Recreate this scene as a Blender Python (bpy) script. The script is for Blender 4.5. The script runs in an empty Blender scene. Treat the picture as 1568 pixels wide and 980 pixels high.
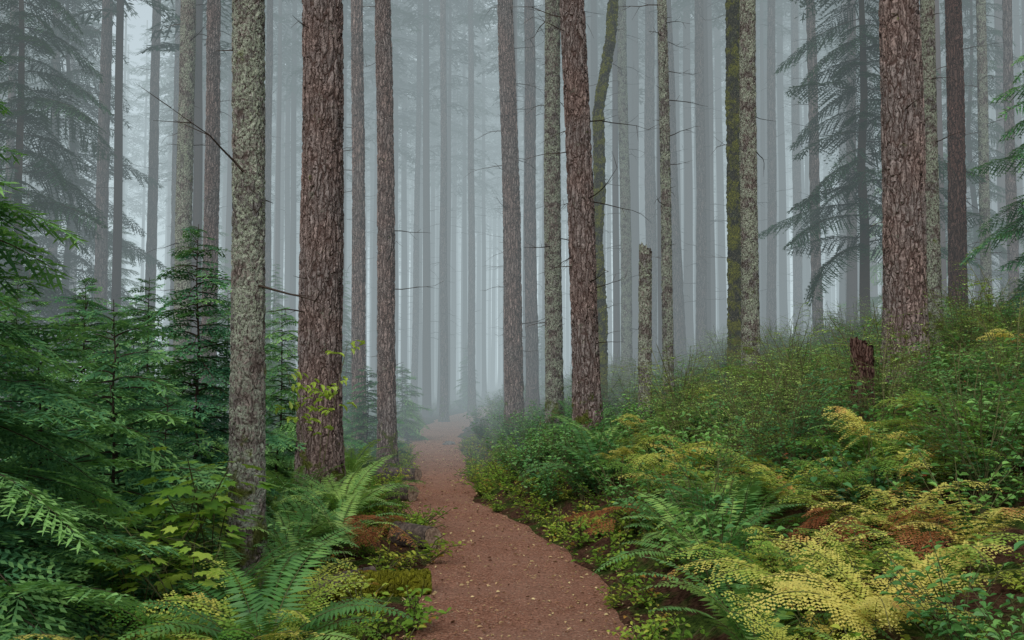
import bpy, math, numpy as np
from mathutils import Vector
R=np.random.RandomState
rng=R(7)
scene=bpy.context.scene
scene.view_settings.view_transform='Standard'
scene.view_settings.look='None'
scene.view_settings.exposure=0
# ------------------------------------------------------------ terrain
_ty=np.arange(-40,260,0.1)
_px=np.interp(_ty,[-40,4,6.1,8.6,9.8,11,12.5,14,16.7,22,30,37,46,60,260],[.4,.12,.07,-.10,-.30,-.62,-.92,-1.06,-1.22,-1.66,-2.3,-2.1,-.8,1.5,6])
k=np.hanning(15);k/=k.sum()
_px=np.convolve(np.pad(_px,7,'edge'),k,'valid')
def pathx(y): return np.interp(y,_ty,_px)
def pathhw(y): return np.interp(y,[0,6,9,10.5,12,20,30],[.74,.70,.64,.52,.52,.6,.75])+.05*np.sin(y*1.9)+.03*np.sin(y*4.3+1)
_dz=np.interp(_ty,[-40,9,11,14,17,22,30,45,80,260],[0,0,-.04,-.1,-.2,-.32,-.45,-.35,0,1.2])
_dz=np.convolve(np.pad(_dz,7,'edge'),k,'valid')
def sm(a,b,x):
    t=np.clip((x-a)/(b-a),0,1);return t*t*(3-2*t)
def hgt(x,y):
    x=np.asarray(x,float);y=np.asarray(y,float)
    xc=pathx(y);hw=pathhw(y)
    sr=np.maximum(0,x-xc-hw);sl=np.maximum(0,xc-hw-x)
    z=np.interp(y,_ty,_dz)
    z=z+.12*sm(0,.6,sr)+.25*np.minimum(sr,8)+.08*np.clip(sr-8,0,60)
    z=z+.04*sm(0,.6,sl)-.05*np.minimum(sl,14)
    n=.07*np.sin(x*1.3+y*.7)*np.sin(y*1.1-x*.4)+.04*np.sin(x*2.9+1)*np.sin(y*2.3)
    return z+n*sm(0,1,sr+sl)
# ------------------------------------------------------------ node helpers
def newmat(name):
    m=bpy.data.materials.new(name);m.use_nodes=True
    nt=m.node_tree;nt.nodes.clear()
    return m,nt,nt.nodes,nt.links
def N(nt,t,**kw):
    n=nt.nodes.new(t)
    for k_,v in kw.items(): setattr(n,k_,v)
    return n
def mixc(nt,fac,a,b,bt='MIX'):
    n=nt.nodes.new('ShaderNodeMix');n.data_type='RGBA';n.blend_type=bt
    def s(i,v):
        if hasattr(v,'links'): nt.links.new(v,n.inputs[i])
        else: n.inputs[i].default_value=(v if isinstance(v,(int,float)) else (*v,1))
    s(0,fac);s(6,a);s(7,b)
    return n.outputs[2]
def mth(nt,op,a,b=None,c=None,clamp=False):
    n=nt.nodes.new('ShaderNodeMath');n.operation=op;n.use_clamp=clamp
    for i,v in enumerate((a,b,c)):
        if v is None: continue
        if hasattr(v,'links'): nt.links.new(v,n.inputs[i])
        else: n.inputs[i].default_value=v
    return n.outputs[0]
def maprange(nt,v,a,b,c=0,d=1,smooth=True):
    n=nt.nodes.new('ShaderNodeMapRange')
    if smooth:n.interpolation_type='SMOOTHSTEP'
    nt.links.new(v,n.inputs[0])
    for i,q in zip((1,2,3,4),(a,b,c,d)): n.inputs[i].default_value=q
    return n.outputs[0]
def noise(nt,vec,scale,detail=3,rough=.55):
    n=N(nt,'ShaderNodeTexNoise');n.inputs['Scale'].default_value=scale;n.inputs['Detail'].default_value=detail;n.inputs['Roughness'].default_value=rough
    if vec is not None: nt.links.new(vec,n.inputs['Vector'])
    return n.outputs['Fac']
# ------------------------------------------------------------ materials
def bark_mat(name,dark,plate,lichen_c,lichen,moss_c,moss,vs=16,disp=.02,stretch=.24):
    m,nt,nd,L=newmat(name)
    tc=N(nt,'ShaderNodeTexCoord');oi=N(nt,'ShaderNodeObjectInfo')
    off=N(nt,'ShaderNodeVectorMath',operation='ADD');L.new(tc.outputs['Object'],off.inputs[0])
    r=mth(nt,'MULTIPLY',oi.outputs['Random'],37.);L.new(r,off.inputs[1])
    P=off.outputs[0]
    nz=N(nt,'ShaderNodeTexNoise');nz.inputs['Scale'].default_value=9;nz.inputs['Detail'].default_value=2;nz.inputs['Roughness'].default_value=.6;L.new(P,nz.inputs['Vector'])
    ds=N(nt,'ShaderNodeVectorMath',operation='MULTIPLY_ADD');L.new(nz.outputs['Color'],ds.inputs[0]);ds.inputs[1].default_value=(.08,.08,.14);L.new(P,ds.inputs[2])
    mp=N(nt,'ShaderNodeMapping');mp.inputs['Scale'].default_value=(1,1,stretch);L.new(ds.outputs[0],mp.inputs['Vector'])
    vo=N(nt,'ShaderNodeTexVoronoi',feature='DISTANCE_TO_EDGE');vo.inputs['Scale'].default_value=vs;L.new(mp.outputs[0],vo.inputs['Vector'])
    f=maprange(nt,vo.outputs['Distance'],-.01,.2)
    fn=noise(nt,mp.outputs[0],vs*2.2,4,.7)
    f2=mth(nt,'MULTIPLY',f,maprange(nt,fn,.36,.56,.32,1))
    big=noise(nt,P,1.6,2)
    ln2=noise(nt,P,45,3,.65)
    pl=mixc(nt,maprange(nt,ln2,.35,.65),plate,tuple(c*.66 for c in plate))
    pl=mixc(nt,maprange(nt,big,.35,.65,0,.8),pl,tuple(np.array(plate)*np.array([.72,.86,.92])))
    col=mixc(nt,f2,dark,pl)
    ln=noise(nt,P,7,4,.75)
    lf=mth(nt,'MULTIPLY',maprange(nt,ln,.66-.24*lichen,.76-.2*lichen),maprange(nt,ln2,.40,.54))
    lf=mth(nt,'MULTIPLY',lf,maprange(nt,big,.25,.5,.45,1))
    lf=mth(nt,'MULTIPLY',lf,min(.9,lichen*1.2+.1),clamp=True)
    lcol=mixc(nt,big,lichen_c,tuple(np.array(lichen_c)*np.array([.75,.8,.62])))
    col=mixc(nt,lf,col,lcol)
    sp=N(nt,'ShaderNodeSeparateXYZ');L.new(tc.outputs['Object'],sp.inputs[0])
    basem=maprange(nt,sp.outputs[2],1.6,.1,0,.22)
    mn=noise(nt,P,5,3,.65)
    mf=maprange(nt,mth(nt,'ADD',mn,basem),.72-.38*moss,.84-.34*moss)
    mcol=mixc(nt,ln2,moss_c,tuple(c*.5 for c in moss_c))
    col=mixc(nt,mth(nt,'MULTIPLY',mf,.85),col,mcol)
    h=mth(nt,'ADD',mth(nt,'MULTIPLY',f2,1.),mth(nt,'MULTIPLY',lf,.2))
    h=mth(nt,'ADD',h,mth(nt,'MULTIPLY',mth(nt,'MULTIPLY',mf,mn),.8))
    h=mth(nt,'ADD',h,mth(nt,'MULTIPLY',ln2,.2))
    dn=N(nt,'ShaderNodeDisplacement');dn.inputs['Midlevel'].default_value=.6;dn.inputs['Scale'].default_value=disp;L.new(h,dn.inputs['Height'])
    bs=N(nt,'ShaderNodeBsdfDiffuse')
    L.new(col,bs.inputs[0])
    o=N(nt,'ShaderNodeOutputMaterial');L.new(bs.outputs[0],o.inputs[0]);L.new(dn.outputs[0],o.inputs['Displacement'])
    m.displacement_method='BOTH'
    return m
LICH=(.42,.45,.38);MOSS=(.13,.16,.025)
M_fir=bark_mat('douglas_fir_bark',(.075,.048,.04),(.43,.315,.275),LICH,.25,MOSS,.10,vs=19,disp=.024,stretch=.14)
M_firfar=bark_mat('fir_bark_far',(.06,.042,.038),(.33,.24,.215),LICH,.3,MOSS,.1,vs=20,disp=.018,stretch=.14)
M_lich=bark_mat('lichen_bark',(.07,.053,.045),(.31,.255,.225),LICH,1.1,MOSS,.18,vs=26,disp=.014,stretch=.28)
M_moss=bark_mat('mossy_bark',(.03,.025,.012),(.15,.13,.08),(.22,.24,.13),.5,(.24,.24,.02),.75,vs=20,disp=.03,stretch=.5)
M_redcedar=bark_mat('dark_red_bark',(.03,.014,.01),(.21,.11,.085),LICH,.1,MOSS,.08,vs=24,disp=.02,stretch=.1)
m,nt,nd,L=newmat('distant_bark')
oi=N(nt,'ShaderNodeObjectInfo');bs=N(nt,'ShaderNodeBsdfDiffuse');L.new(mixc(nt,oi.outputs['Random'],(.08,.058,.052),(.16,.11,.10)),bs.inputs[0])
o=N(nt,'ShaderNodeOutputMaterial');L.new(bs.outputs[0],o.inputs[0]);M_distbark=m

def leaf_mat(name,c_dark,c_mid,c_light,rough=.5,trans=.3,spec=.4,rand=.5,hue=None,nscale=.9,pnoise=True,G=1.2):
    m,nt,nd,L=newmat(name)
    c_dark,c_mid,c_light=[tuple(min(.8,q*G) for q in c) for c in (c_dark,c_mid,c_light)]
    at=N(nt,'ShaderNodeAttribute',attribute_name='tint')
    oi=N(nt,'ShaderNodeObjectInfo');ge=N(nt,'ShaderNodeNewGeometry')
    t=mth(nt,'ADD',at.outputs['Fac'],mth(nt,'MULTIPLY',mth(nt,'SUBTRACT',oi.outputs['Random'],.5),rand))
    if pnoise:
        pn=noise(nt,ge.outputs['Position'],nscale,1,.6)
        t=mth(nt,'ADD',t,mth(nt,'MULTIPLY',mth(nt,'SUBTRACT',pn,.5),1.1))
    cr=N(nt,'ShaderNodeValToRGB');e=cr.color_ramp.elements
    e[0].position=.05;e[0].color=(*c_dark,1);e[1].position=.95;e[1].color=(*c_light,1)
    q=e.new(.5);q.color=(*c_mid,1)
    L.new(t,cr.inputs[0]);col=cr.outputs[0]
    if hue:
        n2=noise(nt,ge.outputs['Position'],hue[1],1,.5)
        col=mixc(nt,maprange(nt,n2,hue[2],hue[2]+.05),col,hue[0])
    if spec>.35:
        bs=N(nt,'ShaderNodeBsdfPrincipled');bs.inputs['Roughness'].default_value=rough;bs.inputs['Specular IOR Level'].default_value=spec
    else: bs=N(nt,'ShaderNodeBsdfDiffuse')
    L.new(col,bs.inputs[0])
    tr=N(nt,'ShaderNodeBsdfTranslucent');L.new(mixc(nt,.5,col,(c_light[0],c_light[1],c_light[2]*.6)),tr.inputs[0])
    mx=N(nt,'ShaderNodeMixShader');mx.inputs[0].default_value=trans
    L.new(bs.outputs[0],mx.inputs[1]);L.new(tr.outputs[0],mx.inputs[2])
    o=N(nt,'ShaderNodeOutputMaterial');L.new(mx.outputs[0],o.inputs[0])
    return m
M_hem=leaf_mat('hemlock_needles',(.02,.065,.038),(.065,.17,.075),(.20,.36,.11),.5,.25,.3,G=1.6)
M_hemfar=leaf_mat('conifer_needles',(.02,.05,.034),(.04,.09,.055),(.08,.14,.075),.6,.25,.3,pnoise=False)
M_sword=leaf_mat('sword_fern_leaf',(.03,.10,.026),(.09,.22,.055),(.26,.40,.09),.42,.3,.4,G=1.45)
M_brack=leaf_mat('bracken_leaf',(.14,.26,.05),(.36,.45,.085),(.66,.58,.15),.5,.35,.3,rand=1.,hue=((.60,.32,.11),3.5,.66),G=1.15)
M_lady=leaf_mat('lady_fern_leaf',(.08,.20,.035),(.20,.34,.06),(.50,.52,.11),.5,.35,.3,rand=1.1,hue=((.62,.50,.12),2.2,.62),G=1.25)
M_dead=leaf_mat('dead_fern_leaf',(.12,.04,.02),(.30,.12,.05),(.45,.24,.10),.6,.3,.2,G=1.4)
M_salal=leaf_mat('salal_leaf',(.025,.09,.032),(.065,.19,.05),(.17,.34,.075),.42,.22,.4,hue=((.26,.05,.025),6.,.72),G=1.4)
M_huck=leaf_mat('huckleberry_leaf',(.08,.15,.04),(.19,.31,.08),(.38,.50,.13),.4,.35,.3,G=1.45)
M_maple=leaf_mat('maple_leaf',(.07,.17,.02),(.17,.34,.04),(.38,.50,.07),.4,.35,.4)
M_cover=leaf_mat('ground_cover_leaf',(.06,.14,.025),(.16,.29,.04),(.38,.42,.07),.5,.3,.3,hue=((.50,.28,.07),5.,.64),G=1.35)
def simple(name,c1,c2,scale=12,rough=.8,bump=.02):
    m,nt,nd,L=newmat(name);tc=N(nt,'ShaderNodeTexCoord')
    n=noise(nt,tc.outputs['Object'],scale,4,.65)
    bs=N(nt,'ShaderNodeBsdfPrincipled');bs.inputs['Roughness'].default_value=rough
    L.new(mixc(nt,maprange(nt,n,.35,.65),c1,c2),bs.inputs['Base Color'])
    bp=N(nt,'ShaderNodeBump');bp.inputs['Distance'].default_value=bump;L.new(n,bp.inputs['Height']);L.new(bp.outputs[0],bs.inputs['Normal'])
    o=N(nt,'ShaderNodeOutputMaterial');L.new(bs.outputs[0],o.inputs[0]);return m
def flat(name,c):
    m,nt,nd,L=newmat(name);bs=N(nt,'ShaderNodeBsdfDiffuse');oi=N(nt,'ShaderNodeObjectInfo')
    L.new(mixc(nt,oi.outputs['Random'],c,tuple(q*1.6 for q in c)),bs.inputs[0])
    o=N(nt,'ShaderNodeOutputMaterial');L.new(bs.outputs[0],o.inputs[0]);return m
M_twig=flat('twig_bark',(.05,.037,.028))
M_stem=flat('green_stem',(.08,.08,.035))
M_cut=simple('cut_wood',(.22,.15,.10),(.46,.34,.24),25)
M_logbark=simple('weathered_log_bark',(.035,.024,.019),(.15,.11,.085),18,.9,.03)
M_rock=simple('rock',(.10,.09,.085),(.24,.22,.2),9,.8,.05)
M_litter=leaf_mat('fallen_leaf',(.10,.045,.03),(.38,.22,.12),(.62,.50,.26),.6,.1,.3,rand=1.6,nscale=9)
# ground
m,nt,nd,L=newmat('forest_floor');ge=N(nt,'ShaderNodeNewGeometry');P=ge.outputs['Position']
n1=noise(nt,P,2.5,3,.6);n2=noise(nt,P,28,4,.7)
c=mixc(nt,maprange(nt,n2,.3,.7),(.04,.022,.014),(.17,.09,.058))
c=mixc(nt,maprange(nt,n1,.46,.6),c,mixc(nt,maprange(nt,n2,.35,.6),(.03,.055,.015),(.09,.14,.03)))
bs=N(nt,'ShaderNodeBsdfDiffuse');L.new(c,bs.inputs[0])
bp=N(nt,'ShaderNodeBump');bp.inputs['Distance'].default_value=.06;L.new(n2,bp.inputs['Height']);L.new(bp.outputs[0],bs.inputs['Normal'])
o=N(nt,'ShaderNodeOutputMaterial');L.new(bs.outputs[0],o.inputs[0]);M_floor=m
m,nt,nd,L=newmat('reddish_dirt');ge=N(nt,'ShaderNodeNewGeometry');P=ge.outputs['Position']
n1=noise(nt,P,1.3,3,.6);n2=noise(nt,P,55,5,.8);n3=noise(nt,P,8,4,.7)
vo=N(nt,'ShaderNodeTexVoronoi');vo.inputs['Scale'].default_value=55;L.new(P,vo.inputs['Vector'])
c=mixc(nt,maprange(nt,n2,.38,.6),(.20,.085,.054),(.74,.38,.25))
c=mixc(nt,maprange(nt,n3,.4,.62,0,.55),c,mixc(nt,n2,(.20,.083,.053),(.54,.265,.175)))
c=mixc(nt,maprange(nt,n1,.35,.65,0,.45),c,mixc(nt,n2,(.38,.20,.14),(.66,.39,.28)))
sv=N(nt,'ShaderNodeSeparateColor');L.new(vo.outputs['Color'],sv.inputs[0])
chip=mth(nt,'MULTIPLY',mth(nt,'GREATER_THAN',sv.outputs[0],.72),mth(nt,'LESS_THAN',vo.outputs['Distance'],.40))
c=mixc(nt,chip,c,mixc(nt,sv.outputs[1],(.16,.07,.045),(.78,.55,.40)))
bs=N(nt,'ShaderNodeBsdfDiffuse');L.new(c,bs.inputs[0])
hh=mth(nt,'ADD',mth(nt,'ADD',n2,mth(nt,'MULTIPLY',n3,1.8)),mth(nt,'MULTIPLY',chip,.5))
bp=N(nt,'ShaderNodeBump');bp.inputs['Distance'].default_value=.035;L.new(hh,bp.inputs['Height']);L.new(bp.outputs[0],bs.inputs['Normal'])
o=N(nt,'ShaderNodeOutputMaterial');L.new(bs.outputs[0],o.inputs[0]);M_path=m
# ------------------------------------------------------------ mesh utils
def mesh_quads(name,Q,tint=None,midx=None,mats=(),smooth=False):
    n=len(Q);me=bpy.data.meshes.new(name)
    me.vertices.add(n*4);me.vertices.foreach_set('co',Q.reshape(-1).astype(np.float32))
    me.loops.add(n*4);me.loops.foreach_set('vertex_index',np.arange(n*4,dtype=np.int32))
    me.polygons.add(n);me.polygons.foreach_set('loop_start',np.arange(0,n*4,4,dtype=np.int32))
    if midx is not None: me.polygons.foreach_set('material_index',np.asarray(midx,np.int32))
    for m_ in mats: me.materials.append(m_)
    me.update(calc_edges=True)
    if tint is not None:
        a=me.attributes.new('tint','FLOAT','FACE');a.data.foreach_set('value',np.asarray(tint,np.float32))
    return me
def mesh_grid(name,V,mats=(),closed=False,midx=None):
    r,c=V.shape[:2];me=bpy.data.meshes.new(name)
    me.vertices.add(r*c);me.vertices.foreach_set('co',V.reshape(-1).astype(np.float32))
    cc=c if closed else c-1
    i,j=np.meshgrid(np.arange(r-1),np.arange(cc),indexing='ij');j2=(j+1)%c
    F=np.stack([i*c+j,i*c+j2,(i+1)*c+j2,(i+1)*c+j],-1).reshape(-1,4);n=len(F)
    me.loops.add(n*4);me.loops.foreach_set('vertex_index',F.reshape(-1).astype(np.int32))
    me.polygons.add(n);me.polygons.foreach_set('loop_start',np.arange(0,n*4,4,dtype=np.int32))
    me.polygons.foreach_set('use_smooth',np.ones(n,bool))
    for m_ in mats: me.materials.append(m_)
    me.update(calc_edges=True);return me
def addobj(name,me,loc=(0,0,0),rot=(0,0,0),parent=None,scale=1):
    o_=bpy.data.objects.new(name,me);o_.location=loc;o_.rotation_euler=rot;o_.scale=(scale,)*3
    scene.collection.objects.link(o_)
    if parent: o_.parent=parent
    return o_
def unit(v): return v/np.maximum(1e-9,np.linalg.norm(v,axis=-1,keepdims=True))
def leafq(P,D,S,ln,w,mid=.42):
    P=np.atleast_2d(P);D=unit(np.atleast_2d(D));S=unit(np.atleast_2d(S))
    ln=np.broadcast_to(ln,(len(P),))[:,None];w=np.broadcast_to(w,(len(P),))[:,None]
    return np.stack([P,P+D*ln*mid+S*w/2,P+D*ln,P+D*ln*mid-S*w/2],1)
def leaf6(P,D,S,ln,w,fold=.25):
    P=np.atleast_2d(P);D=unit(np.atleast_2d(D));S=unit(np.atleast_2d(S));Nn=np.cross(D,S)
    Nn=Nn*np.where(Nn[:,2:]<0,-1,1)
    ln=np.broadcast_to(ln,(len(P),))[:,None];w=np.broadcast_to(w,(len(P),))[:,None]
    out=[]
    tip=P+D*ln-Nn*ln*.12
    for s in(1,-1):
        out.append(np.stack([P,P+D*ln*.3+s*S*w/2+Nn*w*fold,P+D*ln*.68+s*S*w*.4+Nn*w*fold*.8,tip],1))
    return np.concatenate(out)
def stemq(P0,P1,r0,r1):
    P0=np.atleast_2d(P0);P1=np.atleast_2d(P1);D=unit(P1-P0)
    a=np.where(np.abs(D[:,2:])>.9,np.array([[1.,0,0]]),np.array([[0,0,1.]]))
    A=unit(np.cross(D,a));B=np.cross(D,A);out=[]
    for i in range(3):
        t0=2*math.pi*i/3;t1=2*math.pi*(i+1)/3
        u=A*math.cos(t0)+B*math.sin(t0);v=A*math.cos(t1)+B*math.sin(t1)
        r0_=np.broadcast_to(r0,(len(P0),))[:,None];r1_=np.broadcast_to(r1,(len(P0),))[:,None]
        out.append(np.stack([P0+u*r0_,P0+v*r0_,P1+v*r1_,P1+u*r1_],1))
    return np.concatenate(out)
class Soup:
    def __init__(s): s.q=[];s.t=[];s.m=[]
    def add(s,Q,t,m_=0):
        s.q.append(Q);s.t.append(np.broadcast_to(t,(len(Q),)).astype(float));s.m.append(np.full(len(Q),m_,int))
    def addsoup(s,o,M=None,off=(0,0,0),sc=1,tadd=0):
        Q,t,mm=o
        Q=Q*sc
        if M is not None: Q=Q@M.T
        s.q.append(Q+np.array(off));s.t.append(t+tadd);s.m.append(mm)
    def get(s): return np.concatenate(s.q),np.concatenate(s.t),np.concatenate(s.m)
    def mesh(s,name,mats):
        Q,t,mm=s.get();return mesh_quads(name,Q,t,mm,mats)
def rotm(az,pitch=0,roll=0):
    ca,sa=math.cos(az),math.sin(az);cp,sp=math.cos(pitch),math.sin(pitch);cr,sr=math.cos(roll),math.sin(roll)
    Z=np.array([[ca,-sa,0],[sa,ca,0],[0,0,1]]);Y=np.array([[cp,0,-sp],[0,1,0],[sp,0,cp]]);X=np.array([[1,0,0],[0,cr,-sr],[0,sr,cr]])
    return Z@Y@X
def gen_branch(L_,sp,sub,subw,r,droop=.35,up=.15,wide=.38,wood=.008,hang=.25):
    S=Soup();n=max(4,int(L_/sp))
    ax=lambda s:np.array([s,.04*L_*math.sin(s/L_*3+r_),up*s-droop*s*s/L_])
    r_=r.rand()*6
    ss=np.linspace(0,L_,9);pts=np.array([ax(s) for s in ss])
    rr=wood*(1-np.linspace(0,.9,9))
    S.add(stemq(pts[:-1],pts[1:],rr[:-1],rr[1:]),.3,1)
    for i in range(n):
        s=L_*(.06+.94*(i+.5)/n);t=s/L_;p=ax(s);T=unit(ax(s+.01)-p)
        for sd in(1,-1):
            if r.rand()<.06: continue
            ll=wide*L_*(min(1,t*4+.3))*(1-t)**.75*r.uniform(.6,1.15)+sub*1.1
            ang=math.radians(r.uniform(45,68))
            side=np.array([0,sd,0]);D=T*math.cos(ang)+side*math.sin(ang);D=unit(D+[0,0,r.uniform(-.15,.1)])
            k_=max(2,int(ll/(sub*.5)));u=(np.arange(k_)+.5)/k_*ll
            pp=p+D*u[:,None]+np.array([0,0,-1])*(hang*u**2/max(ll,.1))[:,None]+T*(.12*u**2/max(ll,.05))[:,None]
            sdv=unit(np.cross(D,[0,0,1.]))
            tt=.2+.4*(u/ll)+.3*t+r.uniform(-.12,.12)
            for s2 in(1,-1):
                d2=unit(D*.62+sdv*s2*.78+r.normal(0,.10,(k_,3))+[0,0,-.12])
                S.add(leafq(pp,d2,np.cross(d2,[0,0,1])+r.normal(0,.25,(k_,3)),sub*(1-.35*u/ll)*r.uniform(.8,1.2,k_),subw),tt+r.uniform(-.12,.12,k_),0)
            e=pp[-1];S.add(leafq(p,e-p,sdv,np.linalg.norm(e-p)+sub,subw*.9,.5),.35+.2*t,0)
    return S.get()
rb=R(3)
fineB={l:[gen_branch(l,.045,.062,.02,rb,droop=d) for d in(.25,.4,.5)] for l in(.3,.55,.85,1.2)}
midB={l:[gen_branch(l,.085,.12,.04,rb,droop=d,wood=.015,up=.05,hang=.5) for d in(.35,.55)] for l in(1.2,2.0,2.8)}
farB={l:[gen_branch(l,.28,.32,.10,rb,droop=d,wood=.02,up=u_,hang=.35) for d,u_ in((.3,.1),(.4,.25))] for l in(1.5,2.4,3.4)}
def pick(B,l,r):
    ks=sorted(B);k_=min(ks,key=lambda q:abs(q-l));v=B[k_];return v[r.randint(len(v))],l/k_
def sapling(H,Lmax,r,B=fineB,n=60,zmin=.06,mats=(0,1),shape=.8):
    S=Soup();z=0
    zz=np.linspace(0,H,12);bx=np.cumsum(r.normal(0,.015*H/4,12));by=np.cumsum(r.normal(0,.015*H/4,12));bx-=bx[0];by-=by[0]
    pts=np.stack([bx,by,zz],1);rr=.009*H*(1-zz/H)+.003
    S.add(stemq(pts[:-1],pts[1:],rr[:-1],rr[1:]),.3,1)
    az=r.rand()*6
    for i in range(n):
        t=zmin+(1-zmin)*((i+r.rand())/n)**.95;z=min(t,.985)*H
        l=Lmax*((1-t)**shape)*r.uniform(.55,1.2)+.06*Lmax;az+=2.4+r.uniform(-.5,.5)
        o,s=pick(B,l,r)
        S.addsoup(o,rotm(az,r.uniform(-.3,.3)+.35*t**3,r.uniform(-.4,.4)),(np.interp(z,zz,bx),np.interp(z,zz,by),z),s,r.uniform(-.15,.15))
    return S
def trunk_grid(r0,H,lean,r,nr,dz_dense,zdense,flare=.35,taper=.62,bend=None,zb=-.5):
    z=list(np.arange(zb,zdense,dz_dense))+list(np.linspace(zdense,H,26))
    z=np.array(z);th=np.arange(nr)/nr*2*math.pi
    rad=r0*(1-taper*np.clip(z/H,0,1))*(1+flare*np.exp(-np.maximum(z,0)/.35))+.0
    k1=1+.035*np.sin(th*2+r.rand()*6)[None]+.03*np.sin(th[None]*3+z[:,None]*.7+r.rand()*6)+.05*np.sin(th*5+r.rand()*6)[None]*np.exp(-np.maximum(z,0)/.4)[:,None]
    k1=k1+.015*np.sin(z*2.3+r.rand()*6)[:,None]
    cx=lean*z+.018*np.sin(z*.8+r.rand()*6)*r0*4;cy=.012*np.sin(z*.7+r.rand()*6)*r0*4
    if bend is not None: cx=cx+np.interp(z,bend[0],bend[1])
    X=cx[:,None]+rad[:,None]*k1*np.cos(th);Y=cy[:,None]+rad[:,None]*k1*np.sin(th)
    return np.stack([X,Y,np.repeat(z[:,None],nr,1)],-1),lambda q:np.array([np.interp(q,z,cx),np.interp(q,z,cy),q]),lambda q:np.interp(q,z,rad)
def grid_quads(V):
    V2=np.concatenate([V,V[:,:1]],1)
    return np.stack([V2[:-1,:-1],V2[:-1,1:],V2[1:,1:],V2[1:,:-1]],2).reshape(-1,4,3)
def dead_twigs(S,c,rf,r,z0,z1,n,lmax,mi,dense=True):
    for i in range(n):
        z=r.uniform(z0,z1);a=r.rand()*6.28;l=lmax*r.uniform(.12,1)**1.5;p=c(z)+rf(z)*.9*np.array([math.cos(a),math.sin(a),0])
        d=np.array([math.cos(a),math.sin(a),r.uniform(-.25,.25)]);k_=5;w=.006+.006*l
        for j in range(k_):
            q=p+d*l/k_;S.add(stemq(p,q,w*(1-j/k_*.8),w*(1-(j+1)/k_*.8)),.2,mi)
            if l>.25 and r.rand()<.7:
                dd=d+r.normal(0,.6,3);S.add(stemq(q,q+unit(dd)*l*.3,w*.4,w*.12),.2,mi)
            p=q;d=unit(d+r.normal(0,.13,3)+[0,0,-.03])
def crown(S,c,H,z0,Lm,n,r,B=farB,tadd=0):
    az=r.rand()*6
    for i in range(n):
        t=(i+r.rand())/n;z=z0+(H-z0)*t*.99;l=Lm*(1-t)**.7*(.55+.45*min(1,t*5))*r.uniform(.65,1.15)+.3;az+=2.4+r.uniform(-.6,.6)
        o,s=pick(B,l,r);S.addsoup(o,rotm(az,r.uniform(-.25,.2),r.uniform(-.3,.3)),c(z),s,tadd+r.uniform(-.15,.15))
def make_tree(name,x,y,dia,lean,mat,seed,H=30,z0=15,near=0,twigs=14,bend=None,flare=.4,cn=20,z=None):
    r=R(seed)
    nr,dzz,zd={2:(130,.018,y*.42+1.8),1:(64,.035,y*.42+2),0:(24,.15,y*.42+2)}[near]
    V,c,rf=trunk_grid(dia/2,H,lean,r,nr,dzz,min(zd,H-5),flare,bend=bend)
    me=mesh_grid(name,V,(mat,),closed=True)
    zz=float(hgt(x,y)) if z is None else z
    tr=addobj(name,me,(x,y,zz))
    S=Soup();dead_twigs(S,c,rf,r,1.5,z0+1,int(twigs*2.4),.85,1)
    crown(S,c,H,z0,2.2,cn,r)
    addobj('branches',S.mesh('branches',(M_hemfar,M_twig)),parent=tr)
    return tr
T=[ # name, bearing, distance, diameter, lean, material, near
('lichen_covered_fir_tree',-.2655,7.1,.245,-.004,M_lich,2,8),
('douglas_fir_tree',-.189,10.9,.49,-.012,M_fir,2,6),
('douglas_fir_tree',-.1235,16.6,.31,-.017,M_fir,1,12),
('douglas_fir_tree',-.152,20,.28,-.013,M_fir,1,12),
('lichen_covered_fir_tree',-.331,18,.31,0,M_lich,1,12),
('douglas_fir_tree',-.304,19,.29,0,M_fir,1,14),
('douglas_fir_tree',-.415,25,.33,.004,M_firfar,0,16),
('douglas_fir_tree',-.365,29,.32,.006,M_firfar,0,14),
('douglas_fir_tree',-.340,32,.30,0,M_firfar,0,14),
('douglas_fir_tree',-.247,30,.26,0,M_firfar,0,14),
('douglas_fir_tree',.004,20,.37,-.023,M_fir,1,30),
('lichen_covered_fir_tree',.042,15,.27,-.002,M_lich,1,18),
('douglas_fir_tree',.0785,13.5,.36,-.038,M_fir,2,24),
('douglas_fir_tree',.020,26,.36,-.006,M_firfar,0,20),
('lichen_covered_fir_tree',.116,25,.28,-.01,M_lich,0,16),
('lichen_covered_fir_tree',.158,15,.16,-.012,M_lich,1,26),
('douglas_fir_tree',.168,30,.42,-.03,M_firfar,0,16),
('lichen_covered_fir_tree',.2385,14,.24,.006,M_lich,1,14),
('douglas_fir_tree',.191,30,.34,0,M_firfar,0,16),
('douglas_fir_tree',.261,32,.33,.01,M_firfar,0,16),
('douglas_fir_tree',.308,24,.26,-.01,M_fir,0,18),
('douglas_fir_tree',.396,11,.46,-.006,M_fir,2,16),
('lichen_covered_fir_tree',.425,13,.19,-.003,M_lich,1,14),
('western_red_cedar_tree',.449,17,.30,.004,M_redcedar,1,22),
('lichen_covered_fir_tree',.478,20,.21,0,M_lich,1,22),
('douglas_fir_tree',.505,23,.24,0,M_firfar,0,16),
('douglas_fir_tree',.140,33,.4,0,M_firfar,0,14),
('douglas_fir_tree',.288,38,.36,0,M_firfar,0,14),
('douglas_fir_tree',.340,35,.36,0,M_firfar,0,14),
('douglas_fir_tree',-.068,36,.3,-.005,M_firfar,0,14),
('douglas_fir_tree',-.040,40,.3,-.005,M_firfar,0,14),
('douglas_fir_tree',-.098,42,.3,0.01,M_firfar,0,14),
]
occ=[]
for i,(nm,b,d,dia,ln,mt,nr_,tw) in enumerate(T):
    make_tree(nm,b*d,d,dia,ln,mt,100+i,H=rng.uniform(26,34),z0=rng.uniform(16,20),near=nr_,twigs=tw);occ.append((b*d,d,dia))
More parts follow.
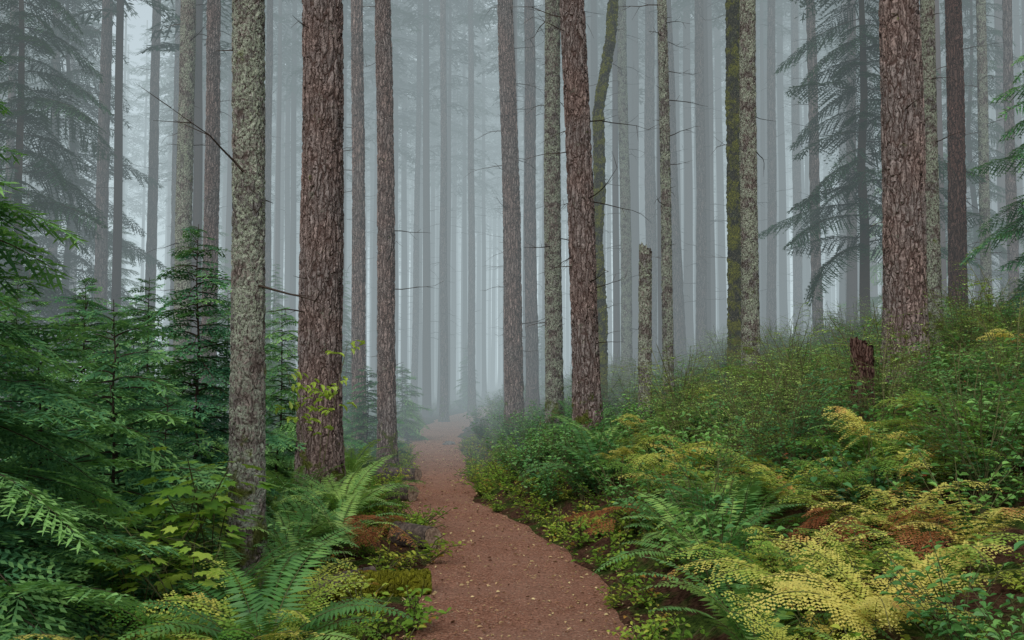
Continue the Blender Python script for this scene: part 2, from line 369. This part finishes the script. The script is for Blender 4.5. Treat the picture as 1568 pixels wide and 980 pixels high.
make_tree('mossy_tree',.224*17,17,.24,.004,M_moss,41,near=1,twigs=6);occ.append((.224*17,17,.24))
make_tree('curved_bigleaf_maple_tree',.088*19,19,.23,0,M_moss,42,H=20,z0=12,near=1,twigs=10,bend=([0,2,3.5,4.5,6,7.5,9,20],[0,.02,-.05,.02,.0,.25,.32,1.2]));occ.append((.088*19,19,.24))
def snag(name,x,y,dia,h,mat,seed,jag=.12,flare=.2,rb_=None):
    r=R(seed);V,c,rf=trunk_grid(dia/2,h*6,.01,r,72,.02,h,flare,taper=.2,zb=-.4)
    V=V[V[:,0,2]<=h]
    th=np.arange(72)/72*6.28;top=h-jag*(.5+.5*np.sin(th*1+1))-jag*.35*np.abs(np.sin(th*4))-jag*.15*r.rand(72)
    V[...,2]=np.minimum(V[...,2],top[None])
    cap=[]
    ct=V[-1].mean(0)
    for s,dz in((.75,-.02),(.45,-.03),(.12,-.04),(0.0,-.04)):
        w=ct+(V[-1]-ct)*s;w[:,2]=V[-1,:,2]*s+(h-jag)*(1-s)+dz+r.normal(0,.008,72)*(s>0);cap.append(w)
    V=np.concatenate([V,np.array(cap)])
    addobj(name,mesh_grid(name,V,(mat,),closed=True),(x,y,float(hgt(x,y))));occ.append((x,y,dia))
snag('broken_snag',.133*13.5,13.5,.17,2.75,M_lich,5)
snag('tree_stump',.349*9,9,.20,1.15,M_redcedar,6,jag=.10)
# ------------------------------------------------------------ distant forest
def scatter(name,coll,pts,rots,scl,idx):
    me=bpy.data.meshes.new(name);n=len(pts);me.vertices.add(n);me.vertices.foreach_set('co',np.asarray(pts,np.float32).reshape(-1))
    a=me.attributes.new('rot','FLOAT_VECTOR','POINT');a.data.foreach_set('vector',np.asarray(rots,np.float32).reshape(-1))
    a=me.attributes.new('scl','FLOAT','POINT');a.data.foreach_set('value',np.asarray(scl,np.float32))
    a=me.attributes.new('idx','INT','POINT');a.data.foreach_set('value',np.asarray(idx,np.int32))
    ob=addobj(name,me)
    g=bpy.data.node_groups.new(name+'_nodes','GeometryNodeTree')
    g.interface.new_socket('Geometry',in_out='INPUT',socket_type='NodeSocketGeometry')
    g.interface.new_socket('Geometry',in_out='OUTPUT',socket_type='NodeSocketGeometry')
    gi=g.nodes.new('NodeGroupInput');go=g.nodes.new('NodeGroupOutput')
    ip=g.nodes.new('GeometryNodeInstanceOnPoints');ci=g.nodes.new('GeometryNodeCollectionInfo')
    ci.inputs['Collection'].default_value=coll;ci.inputs['Separate Children'].default_value=True;ci.inputs['Reset Children'].default_value=True
    ip.inputs['Pick Instance'].default_value=True
    def na(nm,dt):
        q=g.nodes.new('GeometryNodeInputNamedAttribute');q.data_type=dt;q.inputs['Name'].default_value=nm
        return [s for s in q.outputs if s.enabled and s.name=='Attribute'][0]
    g.links.new(gi.outputs[0],ip.inputs['Points']);g.links.new(ci.outputs[0],ip.inputs['Instance'])
    g.links.new(na('idx','INT'),ip.inputs['Instance Index']);g.links.new(na('rot','FLOAT_VECTOR'),ip.inputs['Rotation']);g.links.new(na('scl','FLOAT'),ip.inputs['Scale'])
    g.links.new(ip.outputs[0],go.inputs[0])
    md=ob.modifiers.new('instances','NODES');md.node_group=g
    return ob
def coll_of(name,meshes):
    c=bpy.data.collections.new(name)
    for i,me in enumerate(meshes):
        c.objects.link(bpy.data.objects.new('%s_%02d'%(name,i),me))
    return c
fv=[]
for i in range(7):
    r=R(300+i);H=r.uniform(26,33);V,c,rf=trunk_grid(r.uniform(.10,.19),H,r.uniform(-.015,.015),r,12,1.,18,.3)
    S=Soup();S.add(grid_quads(V),.3,2);dead_twigs(S,c,rf,r,3,14,18,1.2,1);crown(S,c,H,r.uniform(11,16),2.4,36,r)
    me=S.mesh('far_fir',(M_hemfar,M_twig,M_distbark));fv.append(me)
pts=[];r=R(11)
gx=np.arange(-75,76,2.5)
for yy in np.arange(24,112,2.5):
    for xx in gx:
        x=xx+r.uniform(-1.2,1.2);y=yy+r.uniform(-1.2,1.2)
        if abs(x)>y*.58+6: continue
        if y<60 and abs(x-pathx(y))<1.0: continue
        if y<36 and r.rand()<.45: continue
        if y<50 and x/y<-.30 and r.rand()<.45: continue
        if -.46<x/y<-.34 and r.rand()<.75: continue
        if any((x-a)**2+(y-b)**2<2 for a,b,_ in occ): continue
        if r.rand()<.08: continue
        pts.append((x,y,float(hgt(x,y))))
for k_ in range(10):
    x=r.uniform(-40,40);y=r.uniform(0,20)
    if abs(x)<max(9,y*.6+3): continue
    pts.append((x,y,float(hgt(x,y))))
n=len(pts);scatter('distant_fir_forest',coll_of('fir_variant',fv),pts,np.stack([np.zeros(n),np.zeros(n),r.rand(n)*6.28],1),r.uniform(.8,1.2,n),r.randint(0,7,n))
# ------------------------------------------------------------ hemlocks
sv=[sapling(3.0,1.0,R(50),n=100,shape=.7).mesh('hemlock_a',(M_hem,M_twig)),
    sapling(2.1,.95,R(51),n=70,shape=.7).mesh('hemlock_b',(M_hem,M_twig)),
    sapling(3.6,1.25,R(52),n=110,shape=.7).mesh('hemlock_c',(M_hem,M_twig))]
for b,d,v,s,a in [(-.315,8.6,0,1.0,0),(-.40,6.6,1,1.0,1),(-.475,5.6,1,.92,2.2),(-.43,8.3,0,.85,3),(-.60,4.9,2,.98,4),(-.235,12.5,0,.85,5),
                  (-.50,10.5,2,.75,.6),(-.36,10.5,0,.9,1.7),(-.43,13,2,.8,2.9),(-.29,15,0,1.0,4.2),(-.38,17,2,.9,.3),(-.345,7.5,1,.75,5.),(-.52,7.,1,.95,3.3),(-.20,15.5,1,.9,3.3),
                  (-.145,19,1,.9,1.3),(-.165,24,0,.9,2.3),(-.25,20,2,.8,4.3),(-.11,27,1,1.0,.3)]:
    x=b*d;addobj('young_hemlock_tree',sv[v],(x,d,float(hgt(x,d))-.05),(0,0,a),scale=s)
hm=[sapling(11,2.4,R(60),B=midB,n=110,zmin=.12).mesh('hemlock_m',(M_hem,M_twig)),sapling(17,2.5,R(61),B=midB,n=115,zmin=.15,shape=.55).mesh('hemlock_t',(M_hemfar,M_twig))]
for b,d,v,s,a in [(-.50,21,1,1.,0),(-.455,27,1,1.05,1),(-.56,24,1,.9,2),(-.40,30,0,.7,3),(-.24,26,0,.45,3),(.355,20,1,.85,2),(.41,29,0,.9,1),(.56,15,0,.62,5),(.62,12,0,.5,2),(-.31,34,0,.8,1),
                  (.47,28,1,.8,4),(-.17,33,0,.5,2),(.03,42,0,.35,1),(-.045,44,0,.3,2)]:
    x=b*d;addobj('western_hemlock_tree',hm[v],(x,d,float(hgt(x,d))-.1),(0,0,a),scale=s)
# ------------------------------------------------------------ logs, stones
def log(name,x,y,az,l,rad,seed,mat,pitch=0,lift=.6):
    r=R(seed);nr=48;s=np.linspace(-l/2,l/2,int(l/.02));th=np.arange(nr)/nr*6.283
    rr=rad*(1+.06*np.sin(s*5+r.rand()*6)[:,None]+.06*np.sin(th*3+1)[None]+.03*np.sin(th[None]*5+s[:,None]*9))
    V=np.stack([np.repeat(s[:,None],nr,1),rr*np.cos(th),rr*np.sin(th)+.03*l*np.sin(s*1.4)[:,None]],-1)
    root=addobj(name,mesh_grid(name,V,(mat,),closed=True),(x,y,float(hgt(x,y))+rad*lift),(0,-pitch,az))
    for e,sg in((0,-1),(-1,1)):
        ring=V[e];c=ring.mean(0);rows=[c+(ring-c)*k_+r.normal(0,.002,(nr,3)) for k_ in(.97,.75,.5,.25,.01)]
        rows=[q+np.array([sg*.004,0,0]) for q in rows];addobj('cut_end',mesh_grid('cut_end',np.array(rows),(M_cut,),closed=True),parent=root)
    for q in np.linspace(-l/2,l/2,4):
        occ.append((x+math.cos(az)*q,y+math.sin(az)*q,rad*2+.2));occ.append((x+math.cos(az)*q+.06,y+math.sin(az)*q-.30,.4))
    return root
log('mossy_fallen_log',-.92,7.0,.3,.7,.085,1,M_moss,-.04,.9)
log('fallen_log',-1.35,6.8,.6,.9,.08,2,M_logbark,.05,.95)
log('cut_log',-.86,8.9,-.75,.46,.105,3,M_logbark,0,.95)
log('cut_log',-1.42,12.5,-.65,.5,.10,4,M_logbark,0,.95)
log('cut_log',-1.72,15.2,-.5,.7,.10,5,M_logbark,0,.95)
log('fallen_log',-3.0,28,.2,.8,.14,6,M_logbark,0,.9)
def rock(name,x,y,s,seed):
    import bmesh
    from mathutils import noise as mn
    bm=bmesh.new();bmesh.ops.create_icosphere(bm,subdivisions=4,radius=1)
    for v in bm.verts:
        k_=1+.35*mn.noise(v.co*1.3+Vector((seed,0,0)))+.1*mn.noise(v.co*4);v.co=Vector((v.co.x*k_*1.2,v.co.y*k_,v.co.z*k_*.6))*s
    me=bpy.data.meshes.new(name);bm.to_mesh(me);bm.free();me.materials.append(M_rock);me.polygons.foreach_set('use_smooth',[True]*len(me.polygons))
    addobj(name,me,(x,y,float(hgt(x,y))+s*.2));occ.append((x,y,s*2))
rock('rock',-2.95,26,.16,1);rock('rock',-.063*25,25,.12,2);rock('rock',-1.85,17.5,.11,3);rock('rock',-.70,7.6,.06,4)
# ------------------------------------------------------------ ground plants
def bezarc(L_,r,rise,droop,az,k_=12):
    s=np.linspace(0,1,k_);el=rise-(rise+droop)*s**1.3
    d=np.stack([np.cos(el)*math.cos(az),np.cos(el)*math.sin(az),np.sin(el)],1)
    p=np.concatenate([[[0,0,0]],np.cumsum(d[:-1]*L_/(k_-1),0)]);return s,p,d
def sword_fern(r,n=16,L0=.8):
    S=Soup()
    for i in range(n):
        az=i/n*6.28+r.uniform(-.25,.25);L_=L0*r.uniform(.65,1.1);s,p,d=bezarc(L_,r,r.uniform(.8,1.35),r.uniform(.1,.7),az)
        k_=int(L_/.021);t=np.linspace(.1,.995,k_);pp=np.stack([np.interp(t,s,p[:,j]) for j in range(3)],1);dd=unit(np.stack([np.interp(t,s,d[:,j]) for j in range(3)],1))
        S.add(stemq(p[:-1],p[1:],.0035*(1-s[:-1]*.8),.0035*(1-s[1:]*.8)),.4,1)
        side=unit(np.cross(dd,[0,0,1.])+r.normal(0,.02,3));pl=.105*L_/.8*np.sin(np.clip(t*1.0+.02,0,1)**.55*math.pi)**.7+.008
        t0=r.uniform(.2,.75)
        for sd in(1,-1):
            D=side*sd+dd*.28+r.normal(0,.07,(k_,3))+[0,0,-.12]
            S.add(leafq(pp,D,dd+r.normal(0,.12,(k_,3)),pl*r.uniform(.85,1.1,k_),.019,.3),t0+.15*t+r.uniform(-.1,.1,k_))
    return S
def frond_bracken(S,base,az,L_,r,t0,tilt=.2,mi=0,wide=.5,droop=None,power=.85):
    s,p,d=bezarc(L_,r,tilt+.35,r.uniform(.6,1.1) if droop is None else droop,az);p=p+base;S.add(stemq(p[:-1],p[1:],.003,.0015),.4,1)
    roll=r.uniform(-.5,.5)
    np_=int(L_/.042)
    for i in range(np_):
        t=.08+.9*i/np_;c0=np.array([np.interp(t,s,p[:,j]) for j in range(3)]);T_=unit(np.array([np.interp(t,s,d[:,j]) for j in range(3)]))
        side=unit(unit(np.cross(T_,[0,0,1.]))+np.array([0,0,roll]))
        for sd in(1,-1):
            l=wide*L_*(1-t)**power*min(1,(t+.02)/.2 if wide<.4 else 1)*r.uniform(.75,1.1)+.015;D=unit(side*sd+T_*.45+[0,0,r.uniform(-.45,.05)])
            k_=max(2,int(l/.018));u=(np.arange(k_)+.5)/k_*l;q=c0+D*u[:,None]-np.array([0,0,1])*(1.1*u**2)[:,None]
            s2=unit(np.cross(D,[0,0,1.]));w=.035*(1-u/l*.85)*min(1,l/.12)+.006
            for e in(1,-1):
                dd=s2*e+D*.35+r.normal(0,.12,(k_,3));S.add(leafq(q,dd,np.broadcast_to(D,(k_,3))+r.normal(0,.2,(k_,3)),w*r.uniform(.8,1.2,k_),.0165,.35),t0+.2*(u/l)+r.uniform(-.14,.14,k_),mi)
def bracken(r,n=4,droop=False):
    S=Soup()
    for i in range(n):
        az=r.rand()*6.28;h=r.uniform(.2,.55);top=np.array([math.cos(az)*h*.35,math.sin(az)*h*.35,h])
        if droop: top=top*[1.3,1.3,.5]
        S.add(stemq(np.zeros(3),top,.004,.003),.4,1)
        t0=r.uniform(.1,.8);L_=r.uniform(.34,.6)
        frond_bracken(S,top,az+r.uniform(-.4,.4),L_,r,t0,-.5 if droop else r.uniform(-.1,.6))
        if not droop:
            for sg in (1,-1):
                if r.rand()<.7: frond_bracken(S,top,az+sg*r.uniform(.9,1.4),L_*.62,r,t0,r.uniform(-.1,.4))
    return S
def lady_fern(r,n=11,L0=.85):
    S=Soup()
    for i in range(n):
        az=i/n*6.28+r.uniform(-.3,.3);frond_bracken(S,np.zeros(3),az,L0*r.uniform(.6,1.1),r,r.uniform(.0,.8),r.uniform(.45,.95),wide=.20,droop=r.uniform(.2,.8),power=.6)
    return S
def salal(r,ns=16,h=.55,ll=.055,nl=13,spread=.5):
    S=Soup()
    for i in range(ns):
        az=r.rand()*6.28;H=h*r.uniform(.55,1.1);sp=spread*r.uniform(.2,1)
        t=np.linspace(0,1,4);p=np.stack([math.cos(az)*sp*t**1.4*.8,math.sin(az)*sp*t**1.4*.8,H*t**.85],1)+np.cumsum(r.normal(0,.015,(4,3)),0)*(t[:,None]>0)
        S.add(stemq(p[:-1],p[1:],.003,.002),.4,1)
        u=np.sort(r.uniform(.2,1,nl));b=np.stack([np.interp(u,t,p[:,j]) for j in range(3)],1)
        a=np.arange(nl)*2.4+r.rand()*6;D=np.stack([np.cos(a),np.sin(a),r.uniform(-.25,.45,nl)],1);Sd=np.cross(D,[0,0,1.])+r.normal(0,.3,(nl,3))
        l=ll*r.uniform(.6,1.2,nl);S.add(leaf6(b+unit(D)*.012,D,Sd,l,l*.58),np.tile(.25+.45*u+r.uniform(-.2,.2,nl),2))
    return S
def huck(r,ns=11,h=1.0,ll=.021,tw=9,nl=14):
    S=Soup()
    for i in range(ns):
        az=r.rand()*6.28;H=h*r.uniform(.6,1.1);sp=.5*h*r.uniform(.2,1);t=np.linspace(0,1,5)
        p=np.stack([math.cos(az)*sp*t**1.3,math.sin(az)*sp*t**1.3,H*t**.8],1)+np.cumsum(r.normal(0,.018,(5,3)),0)*(t[:,None]>0)
        S.add(stemq(p[:-1],p[1:],.004,.002),.4,1)
        for j in range(tw):
            u=r.uniform(.25,1);b=np.array([np.interp(u,t,p[:,q]) for q in range(3)]);a=az+r.uniform(-1.6,1.6);tl=.28*h*r.uniform(.5,1.1)
            d=unit(np.array([math.cos(a),math.sin(a),r.uniform(-.05,.45)]));S.add(stemq(b,b+d*tl,.0018,.001),.4,1)
            v=(np.arange(nl)+.5)/nl*tl;q=b+d*v[:,None]-np.array([0,0,.25])*(v**2)[:,None]/tl;sd=unit(np.cross(d,[0,0,1.]))
            alt=np.where(np.arange(nl)%2,1,-1)[:,None];D=sd*alt+d*.5+r.normal(0,.2,(nl,3));l=ll*r.uniform(.7,1.3,nl)
            S.add(leafq(q,D,np.cross(D,[0,0,1.])+r.normal(0,.3,(nl,3)),l,l*.55),.2+.4*u+r.uniform(-.15,.2,nl))
    return S
def maple_sapling(r,n=26,h=1.2,size=.13,layers=True):
    S=Soup()
    for s_ in range(5):
        az=r.rand()*6.28;H=h*r.uniform(.6,1.05);t=np.linspace(0,1,7);sp=.5*h*r.uniform(.3,1)
        p=np.stack([math.cos(az)*sp*t**1.3,math.sin(az)*sp*t**1.3,H*t**.8],1);S.add(stemq(p[:-1],p[1:],.006,.003),.4,1)
        for j in range(n//3):
            u=r.uniform(.35,1);b=np.array([np.interp(u,t,p[:,q]) for q in range(3)]);a=r.rand()*6.28;pl=r.uniform(.05,.28)
            e=b+np.array([math.cos(a),math.sin(a),r.uniform(.1,.35)])*pl;S.add(stemq(b,e,.0015,.001),.5,1)
            a+=r.uniform(-.5,.5);dz=r.uniform(-.45,-.05);F=unit(np.array([math.cos(a),math.sin(a),dz]));G=unit(np.cross(F,[0,0,1.])+r.normal(0,.15,3));tn=r.uniform(.25,.85);sz=size*r.uniform(.6,1.15)
            Nn=np.cross(F,G);Nn=Nn*np.sign(-Nn[2] if Nn[2] else 1)
            for an,l in((0,1),(.75,.88),(-.75,.88),(1.55,.58),(-1.55,.58)):
                D=F*math.cos(an)+G*math.sin(an)+Nn*(.05+.03*abs(an));Sd=-F*math.sin(an)+G*math.cos(an)
                S.add(leafq(e-F*sz*.02,D,Sd,sz*l,sz*.46,.45),tn+r.uniform(-.04,.04))
    return S
SF=coll_of('sword_fern_variant',[sword_fern(R(400+i),n=14+i,L0=.62+.09*i).mesh('sword_fern',(M_sword,M_stem)) for i in range(4)])
BK=coll_of('bracken_variant',[bracken(R(410+i),n=4+i%3).mesh('bracken',(M_brack,M_stem)) for i in range(6)])
LF=coll_of('lady_fern_variant',[lady_fern(R(415+i),n=9+i).mesh('lady_fern',(M_lady,M_stem)) for i in range(4)])
GF=coll_of('golden_fern_variant',[lady_fern(R(425+i),n=8+i,L0=.9).mesh('golden_fern',(M_brack,M_stem)) for i in range(4)])
DF=coll_of('dead_fern_variant',[bracken(R(420+i),n=5,droop=True).mesh('dead_fern',(M_dead,M_stem)) for i in range(2)])
SL=coll_of('salal_variant',[salal(R(430+i),ns=20).mesh('salal',(M_salal,M_stem)) for i in range(5)])
HK=coll_of('huckleberry_variant',[huck(R(440+i)).mesh('huck',(M_huck,M_stem)) for i in range(4)])
HD=coll_of('evergreen_huckleberry_variant',[huck(R(450+i),ns=13,h=.9,ll=.032,nl=10).mesh('huckd',(M_salal,M_stem)) for i in range(4)])
GC=coll_of('ground_cover_variant',[salal(R(460+i),ns=12,h=.14,ll=.035,nl=9,spread=.22).mesh('cover',(M_cover,M_stem)) for i in range(4)])
def place(name,coll,nv,xy,s0,s1,seed,tilt=.12,zo=0):
    r=R(seed);xy=np.array(xy);
    keep=np.array([all((x-a)**2+(y-b)**2>(c*.5+.06)**2 for a,b,c in occ) for x,y in xy]);xy=xy[keep];n=len(xy)
    z=hgt(xy[:,0],xy[:,1])+zo
    scatter(name,coll,np.column_stack([xy,z]),np.stack([r.normal(0,tilt,n),r.normal(0,tilt,n),r.rand(n)*6.28],1),r.uniform(s0,s1,n),r.randint(0,nv,n))
def field(x0,x1,y0,y1,dens,seed,cond=lambda x,y,sr,sl,r:True):
    r=R(seed);n=int((x1-x0)*(y1-y0)*dens);X=r.uniform(x0,x1,n);Y=r.uniform(y0,y1,n);out=[]
    xc=pathx(Y);hw=pathhw(Y)
    for x,y,a,b in zip(X,Y,X-xc-hw,xc-hw-X):
        if abs(x)>y*.54+1.2: continue
        if cond(x,y,a,b,r): out.append((x,y))
    return out
vn=lambda x,y,s,o:math.sin(x*s+o)*math.sin(y*s*1.13+o*1.7)+.5*math.sin(x*s*2.3+y*s*1.9+o)
gold=[(.29*4.8,4.8),(.36*4.3,4.3),(.33*6.0,6.0),(.39*5.6,5.6),(.29*6.8,6.8),(.42*6.6,6.6),(.165*8.2,8.2),(.145*9.0,9.0),(.46*7.8,7.8),(.46*5.2,5.2)]
cl=lambda x,y,rad:all((x-a)**2+(y-b)**2>rad*rad for a,b in gold)
place('salal_undergrowth',SL,5,field(-1,9,3.0,20,4.6,1,lambda x,y,sr,sl,r:sr>.32 and cl(x,y,.28))+field(-3,24,20,48,.9,2,lambda x,y,sr,sl,r:sr>.4),.65,1.15,1)
place('evergreen_huckleberry_undergrowth',HD,4,field(1,11,4.8,20,1.0,3,lambda x,y,sr,sl,r:sr>1.2 and vn(x,y,.8,2)>-.25 and cl(x,y,.55))+[(.47*6.2,6.2),(.20*6.8,6.8)]+field(-2,26,18,50,.25,4,lambda x,y,sr,sl,r:sr>.8),.6,1.1,2)
place('huckleberry_undergrowth',HK,4,field(1.5,11,6.0,22,1.1,5,lambda x,y,sr,sl,r:sr>1.6 and vn(x,y,.7,4)>-.3 and cl(x,y,.5))+[(.30*9.5,9.5),(.27*8.8,8.8),(.25*10.5,10.5),(.22*9.6,9.6),(.36*8.4,8.4),(.24*8,8),(.29*10.8,10.8),(.33*10.3,10.3),(.21*11.5,11.5),(.27*11.6,11.6),(.37*9.6,9.6)]+field(-1,20,22,45,.12,51,lambda x,y,sr,sl,r:sr>.5),.75,1.25,3)
place('bracken_fern_undergrowth',BK,6,field(.6,8,4.8,14,1.3,6,lambda x,y,sr,sl,r:(sr>.4 and vn(x,y,1.3,5)>.5))+[(.38*6,6),(.44*6.6,6.6),(.15*8.2,8.2),(.33*6.4,6.4),(.36*7,7),(.11*9.6,9.6),(.12*10,10)],.6,.95,4,zo=.14)
place('golden_fern_undergrowth',GF,4,gold+[(-.35*4.4,4.4)],.7,.98,63,zo=.14)
place('lady_fern_undergrowth',LF,4,[(.26*5.1,5.1),(.34*5.1,5.1),(.24*6.1,6.1),(.36*6.5,6.5),(.46*6.9,6.9),(.19*8,8),(.30*8.3,8.3),(.42*8.2,8.2),(.14*9.5,9.5),(.27*7.4,7.4),(.29*4.2,4.2),(.42*4.6,4.6),(.35*7.6,7.6)]
   +[(-.32*4.8,4.8),(-.24*5.0,5.0),(-.27*4.5,4.5),(-.14*9.9,9.9),(-.15*10.4,10.4)],.62,.95,62,zo=.1)
place('sword_fern_undergrowth',SF,4,field(.5,8,3.8,16,1.3,7,lambda x,y,sr,sl,r:sr>.55 and vn(x,y,1.2,8)>-.1 and cl(x,y,.35))+[(.205*6,6),(.23*6.4,6.4),(.165*7,7),(.20*7.4,7.4),(.24*4.7,4.7)]
   +field(-6,0,4.8,16,.9,8,lambda x,y,sr,sl,r:sl>.55 and sl<2.5)+[(-.22*8,8),(-.20*8.5,8.5),(-.235*6.6,6.6),(-.28*5.9,5.9),(-.23*6.0,6.0),(-.17*9.2,9.2),(-.23*8.9,8.9)],.8,1.2,5,zo=.08)
place('dead_fern_undergrowth',DF,2,[(.335*6.2,6.2),(.345*5.8,5.8),(.115*7.8,7.8),(-.135*8.2,8.2),(-.14*7.9,7.9),(.42*5.3,5.3)],.5,.75,6,zo=.2)
place('low_ground_cover_plants',GC,4,field(-5,9,3.2,24,13,9,lambda x,y,sr,sl,r:(-.03<sr<.65 and r.rand()<.95) or (sr>.65 and r.rand()<.15) or (-.03<sl<2.2)),.5,1.6,7,tilt=.2)
place('low_salal_shrubs',SL,5,field(-9,0,5,22,1.4,10,lambda x,y,sr,sl,r:sl>.8 and vn(x,y,1.,3)>-.3)+field(-26,0,20,48,.7,12,lambda x,y,sr,sl,r:sl>.3),.45,.9,8)
place('left_shrub_undergrowth',HK,4,field(-24,0,14,46,.22,13,lambda x,y,sr,sl,r:sl>1.2),.6,1.2,9)
MP=[maple_sapling(R(470+i),h=1.05,size=.12,n=40).mesh('vine_maple',(M_maple,M_stem)) for i in range(3)]
for b,d,v,s in[(-.335,6.0,0,1.),(-.30,6.2,1,.95),(-.37,5.6,2,.9),(-.29,7.2,0,.85),(-.32,5.4,1,.75)]:
    addobj('vine_maple_shrub',MP[v],(b*d,d,float(hgt(b*d,d))),(0,0,d),scale=s)
S=Soup();r=R(480)
for i in range(3):
    t=np.linspace(0,1,9);H=[1.55,1.75,1.35][i];dx=[-.28,.28,.05][i];p=np.stack([dx*t**1.5,.1*t*(i-1),H*t],1);S.add(stemq(p[:-1],p[1:],.004,.0015),.4,1)
    for j in range(11):
        u=r.uniform(.6,1);b=np.array([np.interp(u,t,p[:,q]) for q in range(3)]);a=r.rand()*6.28;d=unit(np.array([math.cos(a),math.sin(a),.25]));tl=r.uniform(.08,.2);S.add(stemq(b,b+d*tl,.0015,.001),.4,1)
        v=np.linspace(.3,1,4)*tl;q=b+d*v[:,None];D=np.array([math.cos(a),math.sin(a),-.2])+r.normal(0,.5,(4,3));S.add(leaf6(q,D,np.cross(D,[0,0,1.]),r.uniform(.06,.10,4),.04),1.1)
addobj('leafy_vine_maple_twig',S.mesh('twig',(M_maple,M_stem)),(-.195*9.2,9.2,float(hgt(-.195*9.2,9.2))))
# ------------------------------------------------------------ litter
S=[]
for i in range(6):
    r=R(490+i);s_=Soup();a=np.array([[0,0,.004]]);s_.add(leaf6(a,[[1,0,.1]],[[0,1,r.uniform(-.3,.3)]],.05,[.012,.03,.006,.026,.008,.02][i],.3),.5);S.append(s_.mesh('leaf',(M_litter,)))
LT=coll_of('fallen_leaf_variant',S)
r=R(500);nL=4600;Y=3.5+26*r.rand(nL)**1.6;u=r.uniform(-1,1,nL);u=np.sign(u)*np.abs(u)**.8;X=pathx(Y)+u*(pathhw(Y)+.14);Z=hgt(X,Y)+.004
scatter('fallen_leaves',LT,np.column_stack([X,Y,Z]),np.stack([r.normal(0,.25,nL),r.normal(0,.25,nL),r.rand(nL)*6.28],1),r.uniform(.25,.85,nL),r.randint(0,6,nL))
# ------------------------------------------------------------ ground sheets
def warp(a,b,near,far,n1,n2,n3): return np.unique(np.concatenate([np.linspace(a,near,n1),np.linspace(near,far,n2),np.linspace(far,b,n3)]))
gx=warp(-300,300,-9,14,40,260,40);gy=warp(-60,400,0,50,25,440,50)
GX,GY=np.meshgrid(gx,gy);GZ=hgt(GX,GY)
q=np.abs(GX-pathx(GY))-pathhw(GY);GZ=GZ-.04*(1-sm(-.18,.0,q))
rr=R(9);GZ+=rr.normal(0,.008,GZ.shape)*sm(0,.1,q)
addobj('forest_ground',mesh_grid('forest_ground',np.stack([GX,GY,GZ],-1),(M_floor,)))
py=np.concatenate([np.arange(-10,30,.04),np.arange(30,70,.25)]);U=np.linspace(-1,1,41)
rr=R(21);ej=[np.convolve(rr.normal(0,1,len(py)+8),np.hanning(9)/4.5,'valid')*.045 for _ in(0,1)]
PY=np.repeat(py[:,None],41,1);PX=pathx(PY)+U[None]*(pathhw(PY)+.05)+np.where(U[None]>0,U[None]**3*ej[0][:,None],-np.abs(U[None])**3*ej[1][:,None])
PZ=hgt(PX,PY)-.012*(1-U**2)[None]+.006*np.sin(PX*9+PY*3)*np.sin(PY*7)+.008-.05*np.abs(U)[None]**14
addobj('dirt_path',mesh_grid('dirt_path',np.stack([PX,PY,PZ],-1),(M_path,)))
# ------------------------------------------------------------ fog
import bmesh
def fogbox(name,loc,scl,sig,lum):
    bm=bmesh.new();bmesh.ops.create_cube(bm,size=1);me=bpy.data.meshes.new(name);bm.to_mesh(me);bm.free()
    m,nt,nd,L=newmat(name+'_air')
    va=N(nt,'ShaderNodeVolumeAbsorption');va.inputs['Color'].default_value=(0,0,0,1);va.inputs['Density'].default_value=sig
    em=N(nt,'ShaderNodeEmission');em.inputs['Color'].default_value=(*lum,1);em.inputs['Strength'].default_value=sig  # glow added to the mist in place of scattered daylight; also fills ambient light
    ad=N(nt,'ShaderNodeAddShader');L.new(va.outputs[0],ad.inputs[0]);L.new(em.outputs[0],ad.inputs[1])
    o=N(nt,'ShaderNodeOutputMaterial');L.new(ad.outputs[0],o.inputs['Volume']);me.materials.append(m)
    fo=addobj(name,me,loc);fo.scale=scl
fogbox('glowing_fog',(0,107,14),(260,186,36),.0165,(.56,.675,.715))
# ------------------------------------------------------------ world, sun, camera
SUN_EL=48;SUN_AZ=200
w=bpy.data.worlds.new('World');scene.world=w;w.use_nodes=True;nt=w.node_tree;nt.nodes.clear()
sk=N(nt,'ShaderNodeTexSky');sk.sky_type='NISHITA';sk.sun_disc=False;sk.sun_elevation=math.radians(SUN_EL);sk.sun_rotation=math.radians(SUN_AZ)
hs=N(nt,'ShaderNodeHueSaturation');hs.inputs['Saturation'].default_value=.35;nt.links.new(sk.outputs[0],hs.inputs['Color'])
bg=N(nt,'ShaderNodeBackground');bg.inputs[1].default_value=.15;nt.links.new(hs.outputs[0],bg.inputs[0])
o=N(nt,'ShaderNodeOutputWorld');nt.links.new(bg.outputs[0],o.inputs[0])
sd=bpy.data.lights.new('sun','SUN');sd.energy=1.5;sd.angle=math.radians(45);sd.color=(1,.97,.92)
so=bpy.data.objects.new('sun',sd);scene.collection.objects.link(so)
el=math.radians(SUN_EL);az=math.radians(SUN_AZ)
dv=Vector((math.sin(az)*math.cos(el),math.cos(az)*math.cos(el),math.sin(el)));so.rotation_euler=dv.to_track_quat('Z','Y').to_euler();so.location=(0,0,40)
cd=bpy.data.cameras.new('camera');cd.lens=35;cd.sensor_width=36;cd.clip_end=1000;cd.clip_start=.05
co=bpy.data.objects.new('camera',cd);scene.collection.objects.link(co);co.location=(0,0,1.6);co.rotation_euler=(math.radians(92.63),0,0);scene.camera=co
